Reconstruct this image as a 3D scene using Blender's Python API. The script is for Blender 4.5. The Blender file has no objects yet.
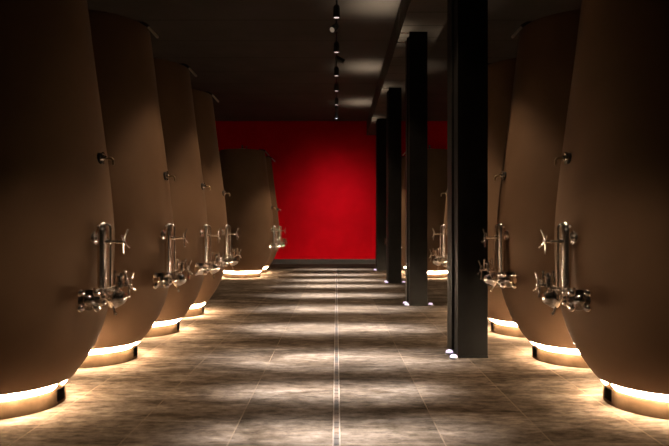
import bpy, bmesh, math, random
from mathutils import Vector, Matrix
random.seed(7)
C = bpy.context.scene.collection
PI = math.pi
H = 1.2            # camera height above the floor, metres; many sizes below are multiples of it

# ------------------------------------------------------------------ camera, world, exposure
cam_data = bpy.data.cameras.new('camera')
cam = bpy.data.objects.new('camera', cam_data)
C.objects.link(cam)
cam.location = (0, 0, H)
cam.rotation_euler = (PI / 2, 0, 0)
cam_data.sensor_width = 36
cam_data.lens = 36 * 650 / 669
cam_data.shift_x = -2.0 / 669
cam_data.shift_y = 4.0 / 669
cam_data.clip_end = 100
cam_data.dof.use_dof = True
cam_data.dof.focus_distance = 7.0
cam_data.dof.aperture_fstop = 2.4
sc = bpy.context.scene
sc.camera = cam
w = bpy.data.worlds.new('world')
sc.world = w
w.use_nodes = True
w.node_tree.nodes['Background'].inputs['Color'].default_value = (0.02, 0.015, 0.012, 1)
w.node_tree.nodes['Background'].inputs['Strength'].default_value = 0.05
sc.view_settings.view_transform = 'Standard'
sc.view_settings.look = 'None'
sc.view_settings.exposure = 0.0
sc.view_settings.gamma = 1.0
sc.view_settings.use_curve_mapping = False

POOL_W = 9800      # narrow beam of each aisle spotlight
SPILL_W = 255      # wide beam of each aisle spotlight
UP_W = 1050          # column uplights
WALL_W = 600       # spotlight on the red wall
LED_S = 310         # light strips under the tanks

# ------------------------------------------------------------------ materials
def mat(name, col, rough=0.5, metal=0.0, emit=None, strength=0.0):
    m = bpy.data.materials.new(name)
    m.use_nodes = True
    b = m.node_tree.nodes['Principled BSDF']
    b.inputs['Base Color'].default_value = (*col, 1)
    b.inputs['Roughness'].default_value = rough
    b.inputs['Metallic'].default_value = metal
    if emit:
        b.inputs['Emission Color'].default_value = (*emit, 1)
        b.inputs['Emission Strength'].default_value = strength
    return m

def nd(m, t, **kw):
    n = m.node_tree.nodes.new(t)
    for k, v in kw.items():
        if hasattr(n, k):
            setattr(n, k, v)
        else:
            n.inputs[k].default_value = v
    return n

def lk(m, a, ao, b, bi):
    m.node_tree.links.new(a.outputs[ao], b.inputs[bi])

def bsdf(m):
    return m.node_tree.nodes['Principled BSDF']

def ramp(m, stops):
    r = nd(m, 'ShaderNodeValToRGB')
    e = r.color_ramp.elements
    e[0].position, e[0].color = stops[0][0], (*stops[0][1], 1)
    e[1].position, e[1].color = stops[-1][0], (*stops[-1][1], 1)
    for p, c in stops[1:-1]:
        x = e.new(p); x.color = (*c, 1)
    return r

def noisy(m, scale, c0, c1, lo=0.35, hi=0.65, bump=0.0, bscale=None, stretch=(1, 1, 1), detail=6):
    tc = nd(m, 'ShaderNodeTexCoord')
    mp = nd(m, 'ShaderNodeMapping'); mp.inputs['Scale'].default_value = stretch
    lk(m, tc, 'Object', mp, 'Vector')
    n = nd(m, 'ShaderNodeTexNoise', Scale=scale, Detail=detail)
    lk(m, mp, 'Vector', n, 'Vector')
    r = ramp(m, [(lo, c0), (hi, c1)])
    lk(m, n, 'Fac', r, 'Fac'); lk(m, r, 'Color', bsdf(m), 'Base Color')
    if bump:
        n2 = nd(m, 'ShaderNodeTexNoise', Scale=bscale or scale * 8, Detail=4)
        lk(m, mp, 'Vector', n2, 'Vector')
        bp = nd(m, 'ShaderNodeBump', Strength=bump, Distance=0.004)
        lk(m, n2, 'Fac', bp, 'Height'); lk(m, bp, 'Normal', bsdf(m), 'Normal')
    return m

M_tank = noisy(mat('tank_concrete', (.3, .24, .19), .62), 3.0, (.106, .061, .033), (.126, .073, .041), .3, .7, .25, 160)
M_plinth = noisy(mat('plinth_concrete', (.3, .24, .2), .7), 9, (.030, .018, .0095), (.060, .037, .021), .3, .7, .3, 120)
bsdf(M_plinth).inputs['Specular IOR Level'].default_value = 0
bsdf(M_tank).inputs['Specular IOR Level'].default_value = .12
M_slot = mat('slot_dark', (.004, .0035, .003), .8)
bsdf(M_slot).inputs['Specular IOR Level'].default_value = 0
M_led = mat('led_strip', (.9, .85, .8), .4, emit=(1.0, .74, .49), strength=LED_S)
M_chrome = noisy(mat('polished_steel', (.8, .75, .7), .09, 1.0), 14, (.90, .84, .79), (.95, .89, .84))
M_steel = noisy(mat('brushed_steel', (.8, .75, .7), .16, 1.0), 20, (.76, .70, .64), (.86, .80, .74))
M_pipe = noisy(mat('satin_steel', (.9, .85, .8), .22, 1.0), 14, (.88, .83, .78), (.94, .89, .84))
M_lever = noisy(mat('bright_lever', (.85, .78, .7), .35, .3), 14, (.82, .75, .68), (.9, .83, .76))
M_brass = noisy(mat('warm_steel_spout', (.55, .42, .26), .28, 1.0), 20, (.48, .37, .23), (.6, .47, .3))
M_rubber = noisy(mat('dark_gasket', (.02, .018, .016), .5), 20, (.015, .013, .012), (.03, .026, .022))
M_lid = noisy(mat('lid_steel', (.12, .11, .10), .4, .8), 12, (.10, .09, .08), (.15, .135, .12))
M_col = noisy(mat('black_steel_paint', (.02, .018, .016), .5), 6, (.005, .0045, .004), (.008, .0072, .0064), bump=.1)
bsdf(M_col).inputs['Specular IOR Level'].default_value = .05
M_lampbody = noisy(mat('lamp_black', (.02, .02, .02), .45), 20, (.016, .016, .016), (.026, .025, .024))
M_lens = mat('lamp_lens', (.9, .9, .9), .3, emit=(1.0, .76, .74), strength=.85)
M_lens_dim = mat('lamp_lens_dim', (.5, .46, .4), .3, emit=(1.0, .78, .56), strength=.14)
M_lens_cool = mat('lamp_lens_cool', (.9, .9, .95), .3, emit=(.86, .84, 1.0), strength=3.0)
M_uplens = mat('uplight_lens', (.3, .28, .34), .5, emit=(.86, .66, 1.0), strength=.95)

M_edge = noisy(mat('drain_edging', (.3, .24, .18), .6), 4, (.06, .044, .031), (.12, .09, .063))
# red plaster
M_red = noisy(mat('red_wall_paint', (.5, .004, .01), .75), 2.2, (.46, .0008, .005), (.54, .001, .007), .3, .7, .25, 90)
bsdf(M_red).inputs['Specular IOR Level'].default_value = .05
M_wall = noisy(mat('dark_wall_paint', (.03, .027, .024), .8), 3, (.024, .021, .018), (.035, .03, .026), bump=.2)
M_base = noisy(mat('dark_skirting', (.02, .016, .014), .6), 6, (.016, .013, .011), (.024, .02, .016))

# floor: large dark stone tiles with paler joints
M_floor = mat('floor_tiles', (.15, .12, .1), .5)
def floor_nodes(m):
    tc = nd(m, 'ShaderNodeTexCoord')
    mp = nd(m, 'ShaderNodeMapping')
    mp.inputs['Rotation'].default_value = (0, 0, PI / 2)
    lk(m, tc, 'Object', mp, 'Vector')
    br = nd(m, 'ShaderNodeTexBrick', offset=.5, offset_frequency=2, squash=1.0, squash_frequency=2)
    br.inputs['Scale'].default_value = 1.0
    br.inputs['Brick Width'].default_value = 2.4
    br.inputs['Row Height'].default_value = .6
    br.inputs['Mortar Size'].default_value = .0028
    br.inputs['Mortar Smooth'].default_value = .1
    br.inputs['Color1'].default_value = (.80, .80, .80, 1)
    br.inputs['Color2'].default_value = (1.1, 1.08, 1.06, 1)
    br.inputs['Mortar'].default_value = (1, 1, 1, 1)
    lk(m, mp, 'Vector', br, 'Vector')
    # cloudy stains
    m2 = nd(m, 'ShaderNodeMapping'); m2.inputs['Scale'].default_value = (.8, 2.2, 1)
    lk(m, tc, 'Object', m2, 'Vector')
    n1 = nd(m, 'ShaderNodeTexNoise', Scale=1.3, Detail=8, Roughness=.68, Distortion=.6)
    lk(m, m2, 'Vector', n1, 'Vector')
    r1 = ramp(m, [(.30, (.024, .0165, .0115)), (.45, (.050, .038, .0285)), (.58, (.084, .067, .0535)), (.72, (.135, .112, .093))])
    lk(m, n1, 'Fac', r1, 'Fac')
    n2 = nd(m, 'ShaderNodeTexNoise', Scale=13, Detail=8, Roughness=.75)
    m3 = nd(m, 'ShaderNodeMapping'); m3.inputs['Scale'].default_value = (.6, 1.25, 1)
    lk(m, tc, 'Object', m3, 'Vector'); lk(m, m3, 'Vector', n2, 'Vector')
    r2 = ramp(m, [(.36, (.48, .45, .42)), (.64, (1.5, 1.48, 1.45))])
    lk(m, n2, 'Fac', r2, 'Fac')
    x1 = nd(m, 'ShaderNodeMixRGB', blend_type='MULTIPLY'); x1.inputs[0].default_value = 1
    lk(m, r1, 'Color', x1, 1); lk(m, r2, 'Color', x1, 2)
    x2 = nd(m, 'ShaderNodeMixRGB', blend_type='MULTIPLY'); x2.inputs[0].default_value = 1
    lk(m, x1, 'Color', x2, 1); lk(m, br, 'Color', x2, 2)
    x3 = nd(m, 'ShaderNodeMixRGB', blend_type='MIX')
    lk(m, br, 'Fac', x3, 0); lk(m, x2, 'Color', x3, 1)
    x3.inputs[2].default_value = (.10, .072, .05, 1)
    lk(m, x3, 'Color', bsdf(m), 'Base Color')
    rr = nd(m, 'ShaderNodeMapRange'); rr.inputs['To Min'].default_value = .5; rr.inputs['To Max'].default_value = .75
    lk(m, n2, 'Fac', rr, 'Value'); lk(m, rr, 'Result', bsdf(m), 'Roughness')
    bp = nd(m, 'ShaderNodeBump', Strength=.25, Distance=.004)
    lk(m, n2, 'Fac', bp, 'Height'); lk(m, bp, 'Normal', bsdf(m), 'Normal')
floor_nodes(M_floor)
bsdf(M_floor).inputs['Specular IOR Level'].default_value = 0

# ceiling panels: dark, with fine transverse joints
def panel_mat(name, c0, c1, pitch):
    m = mat(name, c0, .8)
    bsdf(m).inputs['Specular IOR Level'].default_value = .12
    tc = nd(m, 'ShaderNodeTexCoord')
    n = nd(m, 'ShaderNodeTexNoise', Scale=1.4, Detail=5); lk(m, tc, 'Object', n, 'Vector')
    r = ramp(m, [(.3, c0), (.7, c1)]); lk(m, n, 'Fac', r, 'Fac')
    sp = nd(m, 'ShaderNodeSeparateXYZ'); lk(m, tc, 'Object', sp, 'Vector')
    mo = nd(m, 'ShaderNodeMath', operation='PINGPONG'); mo.inputs[1].default_value = pitch / 2
    lk(m, sp, 'Y', mo, 0)
    lt = nd(m, 'ShaderNodeMath', operation='LESS_THAN'); lt.inputs[1].default_value = .008
    lk(m, mo, 0, lt, 0)
    x = nd(m, 'ShaderNodeMixRGB'); lk(m, lt, 0, x, 0); lk(m, r, 'Color', x, 1)
    x.inputs[2].default_value = (.006, .005, .005, 1)
    lk(m, x, 'Color', bsdf(m), 'Base Color')
    return m
M_ceil = panel_mat('ceiling_panels', (.070, .062, .054), (.088, .078, .068), 1.2)
M_beam = panel_mat('beam_cladding', (.075, .066, .056), (.095, .083, .070), .6)

# ------------------------------------------------------------------ mesh helpers
def finish(name, bm, m, parent=None, smooth=True, angle=40):
    bmesh.ops.remove_doubles(bm, verts=bm.verts, dist=1e-5)
    bmesh.ops.recalc_face_normals(bm, faces=bm.faces)
    me = bpy.data.meshes.new(name)
    bm.to_mesh(me); bm.free()
    me.materials.append(m)
    if smooth:
        me.polygons.foreach_set('use_smooth', [True] * len(me.polygons))
        me.set_sharp_from_angle(angle=math.radians(angle))
    o = bpy.data.objects.new(name, me)
    C.objects.link(o)
    if parent: o.parent = parent
    return o

def box(bm, x0, x1, y0, y1, z0, z1, bev=0.0):
    t = bmesh.new()
    v = [t.verts.new((x, y, z)) for x in (x0, x1) for y in (y0, y1) for z in (z0, z1)]
    for f in ((0, 1, 3, 2), (4, 6, 7, 5), (0, 4, 5, 1), (2, 3, 7, 6), (0, 2, 6, 4), (1, 5, 7, 3)):
        t.faces.new([v[i] for i in f])
    if bev:
        bmesh.ops.bevel(t, geom=t.edges[:], offset=bev, segments=2, affect='EDGES', profile=.5)
    merge(bm, t)

def merge(bm, t):
    me = bpy.data.meshes.new('tmp'); t.to_mesh(me); t.free()
    bm.from_mesh(me); bpy.data.meshes.remove(me)

def frame(d):
    d = Vector(d).normalized()
    a = Vector((0, 0, 1)) if abs(d.z) < .9 else Vector((1, 0, 0))
    u = d.cross(a).normalized(); v = d.cross(u).normalized()
    return d, u, v

def lathe(bm, origin, axis, prof, seg=32, a0=0.0, a1=2 * PI):
    """prof: (r, along axis). Full turn, or a closed arc segment when prof is a closed loop."""
    d, u, v = frame(axis); o = Vector(origin)
    full = abs(a1 - a0 - 2 * PI) < 1e-6
    n = seg if full else seg + 1
    rings = []
    for r, h in prof:
        if r < 1e-6 and full:
            rings.append([bm.verts.new(o + d * h)]); continue
        rings.append([bm.verts.new(o + d * h + (u * math.cos(a0 + (a1 - a0) * k / seg) + v * math.sin(a0 + (a1 - a0) * k / seg)) * r) for k in range(n)])
    pairs = list(zip(rings, rings[1:]))
    if not full: pairs.append((rings[-1], rings[0]))
    for A, B in pairs:
        m_ = seg
        for k in range(m_):
            k2 = (k + 1) % n if full else k + 1
            if len(A) == 1 and len(B) == 1: continue
            if len(A) == 1: bm.faces.new((A[0], B[k], B[k2]))
            elif len(B) == 1: bm.faces.new((A[k], B[0], A[k2]))
            else: bm.faces.new((A[k], B[k], B[k2], A[k2]))
    if full:
        for R in (rings[0], rings[-1]):
            if len(R) > 1: bm.faces.new(R)
    else:
        bm.faces.new([R[0] for R in rings]); bm.faces.new([R[-1] for R in rings])

def cyl(bm, p0, p1, r, seg=20, bev=0.0, r1=None):
    p0 = Vector(p0); p1 = Vector(p1); L = (p1 - p0).length
    r1 = r if r1 is None else r1
    if bev:
        pr = [(0, 0), (r - bev, 0), (r - .3 * bev, .3 * bev), (r, bev), (r1, L - bev), (r1 - .3 * bev, L - .3 * bev), (r1 - bev, L), (0, L)]
    else:
        pr = [(0, 0), (r, 0), (r1, L), (0, L)]
    lathe(bm, p0, p1 - p0, pr, seg)

def ball(bm, c, r, seg=16, sq=1.0, axis=(0, 0, 1)):
    n = 8
    lathe(bm, c, axis, [(r * math.sin(PI * k / n), -r * sq * math.cos(PI * k / n)) for k in range(n + 1)], seg)

def tube(bm, pts, r, seg=12, radii=None):
    pts = [Vector(p) for p in pts]
    rings = []
    d0, u, v = frame(pts[1] - pts[0])
    for i, p in enumerate(pts):
        d = (pts[min(i + 1, len(pts) - 1)] - pts[max(i - 1, 0)]).normalized()
        u = (u - d * u.dot(d)).normalized(); v = d.cross(u)
        rr = radii[i] if radii else r
        rings.append([bm.verts.new(p + (u * math.cos(2 * PI * k / seg) + v * math.sin(2 * PI * k / seg)) * rr) for k in range(seg)])
    for A, B in zip(rings, rings[1:]):
        for k in range(seg):
            bm.faces.new((A[k], B[k], B[(k + 1) % seg], A[(k + 1) % seg]))
    bm.faces.new(rings[0]); bm.faces.new(rings[-1])

def arc(c, a, b, r, t0, t1, n=8):
    c = Vector(c); a = Vector(a); b = Vector(b)
    return [c + a * (r * math.cos(t0 + (t1 - t0) * k / n)) + b * (r * math.sin(t0 + (t1 - t0) * k / n)) for k in range(n + 1)]

def empty(name, loc):
    o = bpy.data.objects.new(name, None); C.objects.link(o)
    o.location = loc; o.empty_display_size = .2
    return o

def tag(o, label, cat, group=None):
    o['label'] = label; o['category'] = cat; o['kind'] = 'thing'
    if group: o['group'] = group
    return o

def struct(o):
    o['kind'] = 'structure'
    return o

def dup(o, parent=None):
    c = o.copy(); C.objects.link(c)
    if parent: c.parent = parent
    for ch in list(o.children):
        dup(ch, c)
    return c

# ------------------------------------------------------------------ room shell
X_W = 4.1; Y0 = -2.5; Y1 = 17.57 * H; Z_C = 3.865 * H
def slab(name, m, *a):
    b = bmesh.new(); box(b, *a)
    return struct(finish(name, b, m, smooth=False))
slab('floor', M_floor, -X_W - .2, X_W + .2, Y0 - .2, Y1 + .2, -.12, 0)
slab('ceiling', M_ceil, -X_W - .2, X_W + .2, Y0 - .2, Y1 + .2, Z_C, Z_C + .12)
slab('wall_back', M_red, -X_W, X_W, Y1, Y1 + .15, 0, Z_C)
slab('wall_left', M_wall, -X_W - .15, -X_W, Y0, Y1, 0, Z_C)
slab('wall_right', M_wall, X_W, X_W + .15, Y0, Y1, 0, Z_C)
slab('wall_front', M_wall, -X_W, X_W, Y0 - .15, Y0, 0, Z_C)
b = bmesh.new(); box(b, -X_W, X_W, Y1 - .025, Y1, 0, .135 * H, .004)
struct(finish('baseboard_back', b, M_base, smooth=False))

# clad beam running over the columns
BX0, BX1, BZ = .815 * H, 1.325 * H, 3.48 * H
b = bmesh.new(); box(b, BX0, BX1, Y0, Y1, BZ, Z_C, .006)
struct(finish('trim_1', b, M_beam, smooth=False))

# ------------------------------------------------------------------ drain channel down the middle of the aisle
drain = empty('floor_drain', (0, 9.5, 0))
tag(drain, 'narrow slotted steel drain channel along the middle of the tiled aisle', 'drain')
L = 8.9
for s in (-1, 1):
    b = bmesh.new(); box(b, s * .0185 - .0035, s * .0185 + .0035, -L, L, 0, .004)
    finish('edging', b, M_edge, drain, smooth=False)
M_grate = noisy(mat('rusty_grate', (.10, .06, .04), .75, 0.0), 4, (.008, .006, .005), (.06, .034, .019), .4, .62)
b = bmesh.new()
box(b, -.015, .015, -L, L, 0, .0008)
n = 180
for k in range(n):
    y = -L + (k + .5) * 2 * L / n
    box(b, -.0148, .0148, y - .032, y + .032, .0008, .003)
finish('grate', b, M_grate, drain, smooth=False)

# ------------------------------------------------------------------ tanks
TX = 1.885 * H
PROF = [(.135, .395), (.150, .41), (.19, .44), (.25, .482), (.32, .522), (.40, .556), (.48, .581), (.58, .604), (.70, .619), (.85, .6265), (.98, .626),
        (1.1, .619), (1.25, .605), (1.45, .582), (1.65, .557), (1.85, .531), (2.05, .506), (2.25, .483), (2.42, .462), (2.497, .452), (2.508, .450), (2.514, .445)]
def r_at(z):                       # body radius (m) at height z (m)
    z /= H
    for (z0, r0), (z1, r1) in zip(PROF, PROF[1:]):
        if z0 <= z <= z1:
            return (r0 + (r1 - r0) * (z - z0) / (z1 - z0)) * H
    return PROF[-1][1] * H

def cross_handle(P, c, s, arm=.084):
    """four-armed tap handle on the radial axis at c=(r,t,z)"""
    b = bmesh.new()
    r, t, z = c
    cyl(b, P(r - .012, t, z), P(r + .016, t, z), .013, 14, .003)
    for k in range(4):
        a = math.radians(28 + 90 * k)
        dt, dz = math.cos(a), math.sin(a)
        pts = [P(r, t, z), P(r + .002, t + dt * arm * .45, z + dz * arm * .45), P(r + .012, t + dt * arm, z + dz * arm)]
        tube(b, pts, .006, 10, [.0075, .0062, .0055])
        ball(b, pts[-1], .0068, 10)
    return b

def make_tank(side):
    """side=+1: fittings face +X (left row); side=-1: mirrored for the right row"""
    root = empty('wine_tank', (0, 0, 0))
    # body
    b = bmesh.new()
    pr = [(0, PROF[0][0] * H)] + [(r * H, z * H) for z, r in PROF] + [(.30 * H, 2.519 * H), (0, 2.521 * H)]
    lathe(b, (0, 0, 0), (0, 0, 1), pr, 96)
    finish('body', b, M_tank, root, angle=50)
    # plinth
    b = bmesh.new()
    R = .357 * H
    lathe(b, (0, 0, 0), (0, 0, 1), [(0, 0), (R, 0), (R, .086 * H), (R - .008, .092 * H), (.335 * H, .094 * H), (.335 * H, .135 * H), (0, .135 * H)], 96)
    pl = finish('plinth', b, M_plinth, root, angle=50)
    # dark slot plate in the plinth, facing the aisle
    def Pz(az, r, z): return Vector((side * r * math.cos(az), r * math.sin(az), z))
    b = bmesh.new()
    n = 8; g0, g1 = math.radians(-12), math.radians(10); s0, s1 = math.radians(-7), math.radians(9)
    for k in range(n):
        a0 = s0 + (s1 - s0) * k / n; a1 = s0 + (s1 - s0) * (k + 1) / n
        c = [Pz(a, r, z) for a in (a0, a1) for r in (R - .01, R + .003) for z in (.022 * H, .088 * H)]
        v = [b.verts.new(p) for p in c]
        for f in ((0, 1, 3, 2), (4, 6, 7, 5), (0, 4, 5, 1), (2, 3, 7, 6)) + (((0, 2, 6, 4), (1, 5, 7, 3))):
            b.faces.new([v[i] for i in f])
    o = finish('slot_plate', b, M_slot, pl, smooth=False); o['label'] = 'black slot in the plinth'
    # light strip round the plinth, interrupted at the slot
    b = bmesh.new()
    sec = [(.338, .096), (.352, .096), (.381, .128), (.378, .133), (.338, .134)]
    n = 90; rings = []
    for k in range(n + 1):
        a = g1 + (2 * PI - (g1 - g0)) * k / n
        rings.append([b.verts.new(Pz(a, r * H, z * H)) for r, z in sec])
    for A, B in zip(rings, rings[1:]):
        for k in range(5):
            b.faces.new((A[k], B[k], B[(k + 1) % 5], A[(k + 1) % 5]))
    b.faces.new(rings[0]); b.faces.new(rings[-1])
    o = finish('light_strip', b, M_led, pl); o['label'] = 'glowing warm white light strip'
    # lid on top
    b = bmesh.new()
    z = 2.518 * H
    lathe(b, (0, 0, z), (0, 0, 1), [(0, 0), (.235, 0), (.235, .025), (.225, .032), (.12, .05), (0, .055)], 48)
    lid = finish('lid', b, M_lid, root)
    b = bmesh.new(); cyl(b, (0, 0, z + .05), (0, 0, z + .12), .022, 16, .004); ball(b, (0, 0, z + .125), .032, 16, .6)
    finish('vent_valve', b, M_steel, lid)
    b = bmesh.new(); cyl(b, (side * .12, -.1, z + .038), (side * .12, -.1, z + .09), .012, 12); ball(b, (side * .12, -.1, z + .095), .018, 12)
    finish('lid_knob', b, M_steel, lid)

    def mkP(azd):
        az = math.radians(azd); ca, sa = math.cos(az), math.sin(az)
        # r outwards, t towards the camera side, z up
        return lambda r, t, z: Vector((side * (r * ca + t * sa), r * sa - t * ca, z))
    # latch on the rim with a lever sticking out over the aisle
    P = mkP(-6)
    zt = 2.500 * H; rt = .445 * H
    b = bmesh.new()
    tube(b, [P(rt - .12, .0, zt + .05), P(rt - .02, 0, zt + .045), P(rt + .035, 0, zt + .012)], .015, 12)
    cyl(b, P(rt - .11, 0, zt + .01), P(rt - .11, 0, zt + .06), .02, 14, .003)
    cyl(b, P(rt + .028, -.025, zt + .012), P(rt + .028, .025, zt + .012), .012, 12)
    la = finish('lid_latch', b, M_rubber, root)
    b = bmesh.new()
    tube(b, [P(rt + .03, 0, zt + .008), P(rt + .065, 0, zt - .03), P(rt + .115, 0, zt - .085)], .0125, 12, [.011, .0125, .0135])
    ball(b, P(rt + .115, 0, zt - .085), .0137, 12)
    o = finish('latch_lever', b, M_lever, la); o['label'] = 'silver lever hanging out at an angle'
    # sampling tap
    P = mkP(-3)
    zs = 1.385 * H; rs = r_at(zs)
    b = bmesh.new()
    cyl(b, P(rs - .02, 0, zs), P(rs + .014, 0, zs), .038, 28, .004)
    tp = finish('sampling_tap', b, M_rubber, root)
    b = bmesh.new()
    cyl(b, P(rs + .01, 0, zs), P(rs + .045, 0, zs), .017, 16, .003)
    cyl(b, P(rs + .02, 0, zs - .03), P(rs + .02, 0, zs + .03), .009, 12, .002)
    ball(b, P(rs + .02, 0, zs + .032), .013, 12); ball(b, P(rs + .024, .028, zs - .004), .015, 12)
    ball(b, P(rs + .02, 0, zs - .034), .011, 12)
    finish('tap_body', b, M_chrome, tp)
    b = bmesh.new()
    e = Vector(P(1, 0, 0)) - Vector(P(0, 0, 0)); up = Vector((0, 0, 1))
    pts = [P(rs + .04, 0, zs)] + arc(P(rs + .072, 0, zs - .02), e, up, .02, PI / 2, 0, 6) + [P(rs + .092, 0, zs - .042)]
    tube(b, pts, .008, 12)
    finish('spout', b, M_brass, tp)
    # tall stand pipe with its tap
    P0 = mkP(0); T0 = .19
    P = lambda r, t, z: P0(r, t + T0, z)
    rp = .776
    e = Vector(P(1, 0, 0)) - Vector(P(0, 0, 0)); et = Vector(P(0, 1, 0)) - Vector(P(0, 0, 0))
    b = bmesh.new()
    lathe(b, P(rp, 0, .80), (0, 0, 1), [(0, 0), (.030, 0), (.030, .36), (.033, .362), (.033, .385), (.0315, .387), (.0315, .405), (.027, .422), (.017, .433), (0, .437)], 28)
    cyl(b, P(.68, 0, 1.13), P(rp, 0, 1.13), .022, 18)
    cyl(b, P(.708, 0, 1.13), P(.738, 0, 1.13), .045, 24, .004)
    sp = finish('stand_pipe', b, M_pipe, root)
    b = bmesh.new()                   # slim side tube running beside the pipe
    pts = [P(rp + .052, -.012, .80), P(rp + .052, -.012, 1.16)] + arc(P(rp + .022, -.012, 1.19), e, up, .030, 0, PI * .6, 6)
    tube(b, pts, .0085, 12)
    finish('side_tube', b, M_steel, sp)
    b = bmesh.new()
    ball(b, P(rp - .012, .036, 1.205), .012, 12); cyl(b, P(rp - .012, .01, 1.205), P(rp - .012, .036, 1.205), .006, 10)
    finish('bleed_screw', b, M_chrome, sp)
    b = bmesh.new()
    cyl(b, P(rp + .02, 0, 1.105), P(rp + .055, 0, 1.105), .019, 18, .003)
    cyl(b, P(rp + .05, 0, 1.105), P(rp + .12, 0, 1.105), .0095, 14)
    cyl(b, P(rp + .095, 0, 1.105), P(rp + .105, 0, 1.105), .014, 14, .002)
    cyl(b, P(rp + .118, 0, 1.105), P(rp + .135, 0, 1.105), .0125, 14, .002)
    finish('tap_spindle', b, M_chrome, sp)
    finish('cross_handle', cross_handle(P, (rp + .142, 0, 1.105), side), M_steel, sp)
    # lower valve group
    zl = .745
    b = bmesh.new()
    rb = math.sqrt(r_at(zl) ** 2 - T0 ** 2)
    cyl(b, P(rb - .06, 0, zl), P(rp + .065, 0, zl), .036, 24)
    cyl(b, P(rb + .0, 0, zl), P(rb + .02, 0, zl), .062, 28, .005)
    ball(b, P(rp + .005, 0, zl), .05, 20)
    tube(b, [P(rp, 0, zl), P(rp, 0, .80)], .028, 18)
    cyl(b, P(rp, 0, .785), P(rp, 0, .803), .042, 24, .005)
    # arm curving outwards to the upper small valve
    pts = [P(rp, 0, .785), P(rp + .04, 0, .79), P(rp + .09, 0, .805), P(rp + .13, 0, .82)]
    tube(b, pts, .017, 14)
    # run towards the side, with a clamp
    tube(b, [P(rp, 0, zl), P(rp - .01, .10, zl + .002), P(rp - .02, .17, zl)], .026, 18)
    dv = finish('drain_valve', b, M_chrome, root)
    b = bmesh.new()                   # round capped outlet facing the aisle
    lathe(b, P(rp + .055, -.01, zl - .005), (P(1, .22, 0) - P(0, 0, 0)), [(0, 0), (.036, 0), (.036, .02), (.058, .022), (.062, .03), (.062, .05), (.057, .058), (.050, .062), (.044, .084), (.030, .100), (.012, .107), (0, .108)], 32)
    finish('outlet_cap', b, M_chrome, dv)
    b = bmesh.new()                   # clamp ring on the outlet, with its wing nut
    lathe(b, P(rp + .07, -.01, zl - .005), (P(1, .22, 0) - P(0, 0, 0)), [(.055, 0), (.069, .002), (.069, .018), (.055, .02)], 32)
    tube(b, [P(rp + .08, .02, zl - .065), P(rp + .095, .025, zl - .10)], .008, 10)
    ball(b, P(rp + .098, .026, zl - .104), .012, 12)
    finish('outlet_clamp', b, M_steel, dv)
    b = bmesh.new()                   # side flange with lugs
    c0 = P(rp - .02, .165, zl); ax = (P(.25, 1, 0) - P(0, 0, 0))
    lathe(b, c0, ax, [(0, 0), (.060, 0), (.065, .004), (.065, .016), (.050, .02), (.034, .024), (.032, .045), (.02, .055), (0, .058)], 28)
    axn = ax.normalized(); side_v = axn.cross(up).normalized()
    for k in range(4):
        a = PI / 4 + k * PI / 2
        p = c0 + (side_v * math.cos(a) + up * math.sin(a)) * .066
        cyl(b, p - axn * .006, p + axn * .022, .013, 12)
        ball(b, p + axn * .026, .0255, 20)
    finish('side_flange', b, M_chrome, dv)
    b = bmesh.new()                   # lever bar between the flange and the body
    tube(b, [P(rp + .03, .05, zl + .035), P(rp + .028, .11, zl + .045), P(rp + .01, .16, zl + .04)], .009, 12)
    ball(b, P(rp + .03, .05, zl + .035), .024, 18); ball(b, P(rp + .035, .075, zl - .03), .022, 18)
    finish('valve_lever', b, M_chrome, dv)
    # upper small valve: spool with two flanges and a yoke
    rv = rp + .118
    b = bmesh.new()
    lathe(b, P(rv, 0, .815), (0, 0, 1), [(0, 0), (.026, 0), (.026, .012), (.034, .014), (.034, .024), (.022, .027), (.020, .055), (.034, .060), (.034, .070), (.024, .074), (.014, .085), (0, .09)], 24)
    for q in (-1, 1):
        tube(b, [P(rv + q * .036, 0, .828), P(rv + q * .038, 0, .875), P(rv + q * .034, 0, .905)], .007, 10)
        ball(b, P(rv + q * .034, 0, .908), .0115, 12)
    finish('yoke_valve', b, M_chrome, dv)
    b = cross_handle(P, (rv + .062, 0, .822), side, .085)
    cyl(b, P(rv + .02, 0, .822), P(rv + .052, 0, .822), .011, 14)
    finish('cross_handle', b, M_steel, dv)
    return root

tl = make_tank(1); tr = make_tank(-1)
TDX = [.033, 0, -.02, 0, 0, 0]
TY = [3.68, 4.94, 6.20, 7.46, 13.0, 14.26]
LAB = {
 'left': ['matte taupe tapering wine tank, nearest of the left row, filling the left edge',
          'taupe tapering wine tank on the left, second from the camera, behind the nearest one',
          'taupe tapering wine tank on the left, third from the camera',
          'taupe tapering wine tank on the left, fourth, the last before the gap in the row',
          'taupe wine tank on the left beyond the gap, in front of the red wall',
          'farthest wine tank of the left row, mostly hidden, closest to the red wall'],
 'right': ['matte taupe tapering wine tank, nearest of the right row, filling the right edge',
           'taupe tapering wine tank on the right, second from the camera',
           'taupe tapering wine tank on the right, third, its edge cut by the nearest column',
           'right row wine tank hidden behind the nearest black column, its valves showing beside it',
           'wine tank of the right row seen between the nearest and second black columns',
           'farthest wine tank of the right row, a sliver behind the second black column'],
}
for side, src in (('left', tl), ('right', tr)):
    for i, y in enumerate(TY):
        o = src if i == 0 else dup(src)
        o.location = ((-1 if side == 'left' else 1) * (TX + (TDX[i] - (0 if side == 'left' else .024)) * H), y * H, 0)
        tag(o, LAB[side][i], 'tank', 'wine tanks in the %s row' % side)

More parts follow.
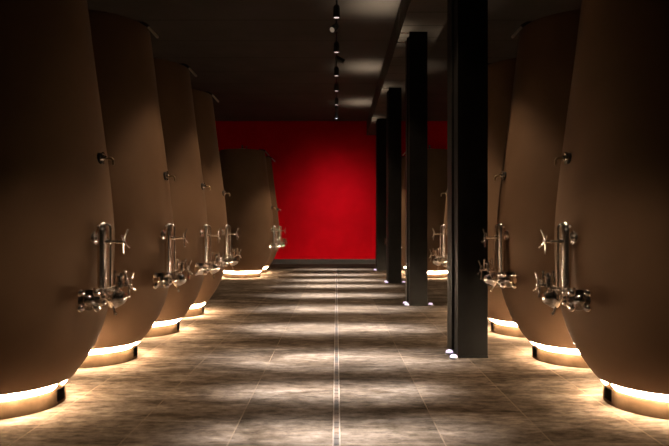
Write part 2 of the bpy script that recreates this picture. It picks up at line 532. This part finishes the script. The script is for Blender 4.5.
# ------------------------------------------------------------------ columns and their uplights
CX0, CX1 = .925 * H, 1.155 * H
CD = .47 * H
COLY = [4.96 * H, 8.25 * H, 11.55 * H, 14.83 * H]
CN = ['nearest', 'second', 'third', 'farthest']
def spot(name, loc, target, watts, deg, sig_x, sig_y, col, parent, radius=.03, edge=1.0):
    """spotlight whose lens throws a soft elliptical beam: sig_x, sig_y = tangents of the angles where it has fallen to 1/e"""
    l = bpy.data.lights.new(name, 'SPOT')
    l.energy = watts; l.spot_size = math.radians(deg); l.spot_blend = .3; l.color = col; l.shadow_soft_size = radius
    o = bpy.data.objects.new(name, l); C.objects.link(o)
    o.parent = parent
    o.location = loc
    d = Vector(target) - Vector(loc)
    o.rotation_euler = d.to_track_quat('-Z', 'Y').to_euler()
    if sig_x:
        l.use_nodes = True
        nt = l.node_tree; em = nt.nodes['Emission']
        tc = nt.nodes.new('ShaderNodeTexCoord'); sp = nt.nodes.new('ShaderNodeSeparateXYZ')
        nt.links.new(tc.outputs['Normal'], sp.inputs[0])
        def mth(op, a, b_):
            n = nt.nodes.new('ShaderNodeMath'); n.operation = op
            for q, v in ((0, a), (1, b_)):
                if isinstance(v, (int, float)): n.inputs[q].default_value = v
                else: nt.links.new(v, n.inputs[q])
            return n.outputs[0]
        tx = mth('DIVIDE', mth('DIVIDE', sp.outputs['X'], sp.outputs['Z']), sig_x)
        ty = mth('DIVIDE', mth('DIVIDE', sp.outputs['Y'], sp.outputs['Z']), sig_y)
        q = mth('ADD', mth('POWER', mth('MULTIPLY', tx, tx), edge), mth('MULTIPLY', ty, ty))
        nt.links.new(mth('POWER', math.e, mth('MULTIPLY', q, -1.0)), em.inputs['Strength'])
    return o

def make_column():
    root = empty('steel_column', (0, 0, 0))
    W = CX1 - CX0
    b = bmesh.new()
    # deep section: front flange, recessed web, thick back flange
    g = .022
    box(b, 0, W, 0, .05, .0, BZ, .003)
    box(b, g, W - g, .05, CD * .55, 0, BZ)
    box(b, 0, W, CD * .55, CD, 0, BZ, .003)
    finish('shaft', b, M_col, root, smooth=False)
    b = bmesh.new(); box(b, -.004, W + .004, -.004, CD + .004, 0, .02, .002)
    finish('base_plate', b, M_col, root, smooth=False)
    for q in (.02, CD - .05):
        b = bmesh.new(); box(b, BX0 - CX0 - .012, BX0 - CX0, q, q + .04, BZ - .012, Z_C)
        box(b, BX0 - CX0 - .012, .0, q, q + .04, BZ - .012, BZ)
        finish('bracket', b, M_steel, root, smooth=False)
    return root

def make_uplight(sx):
    root = empty('uplight', (0, 0, 0))
    b = bmesh.new(); lathe(b, (0, 0, 0), (0, 0, 1), [(0, 0), (.040, 0), (.040, .012), (.037, .018), (.034, .018), (0, .016)], 24)
    finish('housing', b, M_lampbody, root)
    b = bmesh.new(); lathe(b, (0, 0, .016), (0, 0, 1), [(0, 0), (.034, 0), (.033, .012), (.025, .022), (.011, .027), (0, .028)], 24)
    finish('lens', b, M_uplens, root)
    spot('beam', (0, 0, .048), (sx * .33, .05, 4), UP_W * (1 if sx < 0 else .3), 60, .10, .10, (1.0, .82, .62), root, .02)
    return root

col0 = make_column(); up_l = make_uplight(-1); up_r = make_uplight(1)
first = {}
for i, y in enumerate(COLY):
    o = col0 if i == 0 else dup(col0)
    o.location = (CX0, y, 0)
    tag(o, ['black steel column nearest the camera, tallest in the frame', 'second black steel column from the camera',
            'third black steel column from the camera', 'farthest black steel column, before the red wall'][i], 'column', 'black steel columns')
    for key, src, x, dy, txt in (('a', up_l, CX0 - .045, -.045, 'small violet-white floor uplight at the front left foot of the %s column'),
                                 ('b', up_l, CX0 - .045, .18, 'small violet-white floor uplight behind the other at the left foot of the %s column'),
                                 ('c', up_r, CX1 + .05, .03, 'small violet-white floor uplight at the right foot of the %s column')):
        if key == 'c' and i in (0, 3): continue
        k = key if key == 'c' else 'left'
        if k in first: u = dup(src)
        else: u = src; first[k] = 1
        u.location = (x, y + dy, 0)
        tag(u, txt % CN[i], 'lamp', 'uplights at the column feet')

# ------------------------------------------------------------------ ceiling track and spotlights
b = bmesh.new(); box(b, -.018, .018, 1.0, 19.6, Z_C - .035, Z_C, .003)
tag(finish('light_track', b, M_lampbody, smooth=False), 'thin black lighting track on the ceiling above the aisle', 'track')

LH = 3.55 * H                     # height of the lens
def make_spotlight(aim, lens, narrow, wide, col=(1, .97, .95), deg=50, sig=(.24, .078), edge=1.7):
    """aim: direction of the beam, from the pivot"""
    root = empty('track_spotlight', (0, 0, 0))
    pz = Z_C - .035
    pivot = Vector((0, 0, LH + .16))
    b = bmesh.new(); box(b, -.016, .016, -.045, .045, pz - .025, pz, .003)
    cyl(b, (0, 0, pz - .02), pivot, .011, 12)
    finish('adapter', b, M_lampbody, root)
    d = Vector(aim).normalized()
    b = bmesh.new()
    lathe(b, pivot - d * .01, d, [(0, -.01), (.035, -.01), (.043, 0), (.049, .05), (.051, .165), (.047, .17), (.042, .155), (0, .155)], 28)
    finish('lamp_body', b, M_lampbody, root)
    b = bmesh.new(); lathe(b, pivot + d * .146, d, [(0, 0), (.0415, 0), (.0415, .008), (0, .012)], 28)
    finish('lens', b, lens, root)
    p = pivot + d * .18
    if narrow: spot('beam', p, p + d, narrow, deg, sig[0], sig[1], col, root, .03, edge)
    if wide: spot('wide_beam', p, p + d, wide, 84, 0, 0, (1, .74, .50), root, .04)
    return root

down = [1.97, 3.13, 3.95, 4.92, 6.4, 7.93, 9.5, 10.98, 12.2, 13.6, 15.3]
NM = ['first', 'second', 'third', 'fourth', 'fifth', 'nearest visible', 'second visible', 'third visible', 'fourth visible', 'fifth visible', 'last and brightest']
s_near = make_spotlight((0, 0, -1), M_lens, POOL_W, 0, sig=(.165, .055))
s_start = make_spotlight((0, 0, -1), M_lens, POOL_W, SPILL_W, sig=(.165, .055))
s_far = make_spotlight((0, 0, -1), M_lens, POOL_W, SPILL_W)
for i, y in enumerate(down):
    src = s_start if i == 0 else s_near if i in (1, 2) else s_far
    if i == 10: src = make_spotlight((0, 0, -1), M_lens_cool, POOL_W * .6, SPILL_W * .5)
    o = src if i in (0, 1, 3, 10) else dup(src)
    o.location = (0, y * H, 0)
    tag(o, ('black track spotlight pointing straight down, %s along the ceiling track' % NM[i]) if i > 4 else
        ('black track spotlight above the near aisle, %s from the start of the track' % NM[i]), 'spotlight', 'spotlights on the ceiling track')
for y, aim, lens, wt, txt in ((8.68, (-.42, -.62, -.55), M_lens_dim, 0, 'track spotlight tilted back, its pale round lens facing the camera, below the nearest one'),
                              (10.3, (.75, .35, -.35), M_lens_dim, 0, 'dark track spotlight tilted sideways between the second and third downlights'),
                              ):
    o = make_spotlight(aim, lens, wt, 0); o.location = (0, y * H, 0)
    tag(o, txt, 'spotlight', 'spotlights on the ceiling track')
o = make_spotlight((0, 3.2 * H, -2.45 * H), M_lens_dim, WALL_W, 0, (1.0, .92, .90), 120, (.35, .35), 1.0)
o.location = (0, 14.45 * H, 0)
tag(o, 'small track spotlight tilted forward at the red wall, second last on the track', 'spotlight', 'spotlights on the ceiling track')
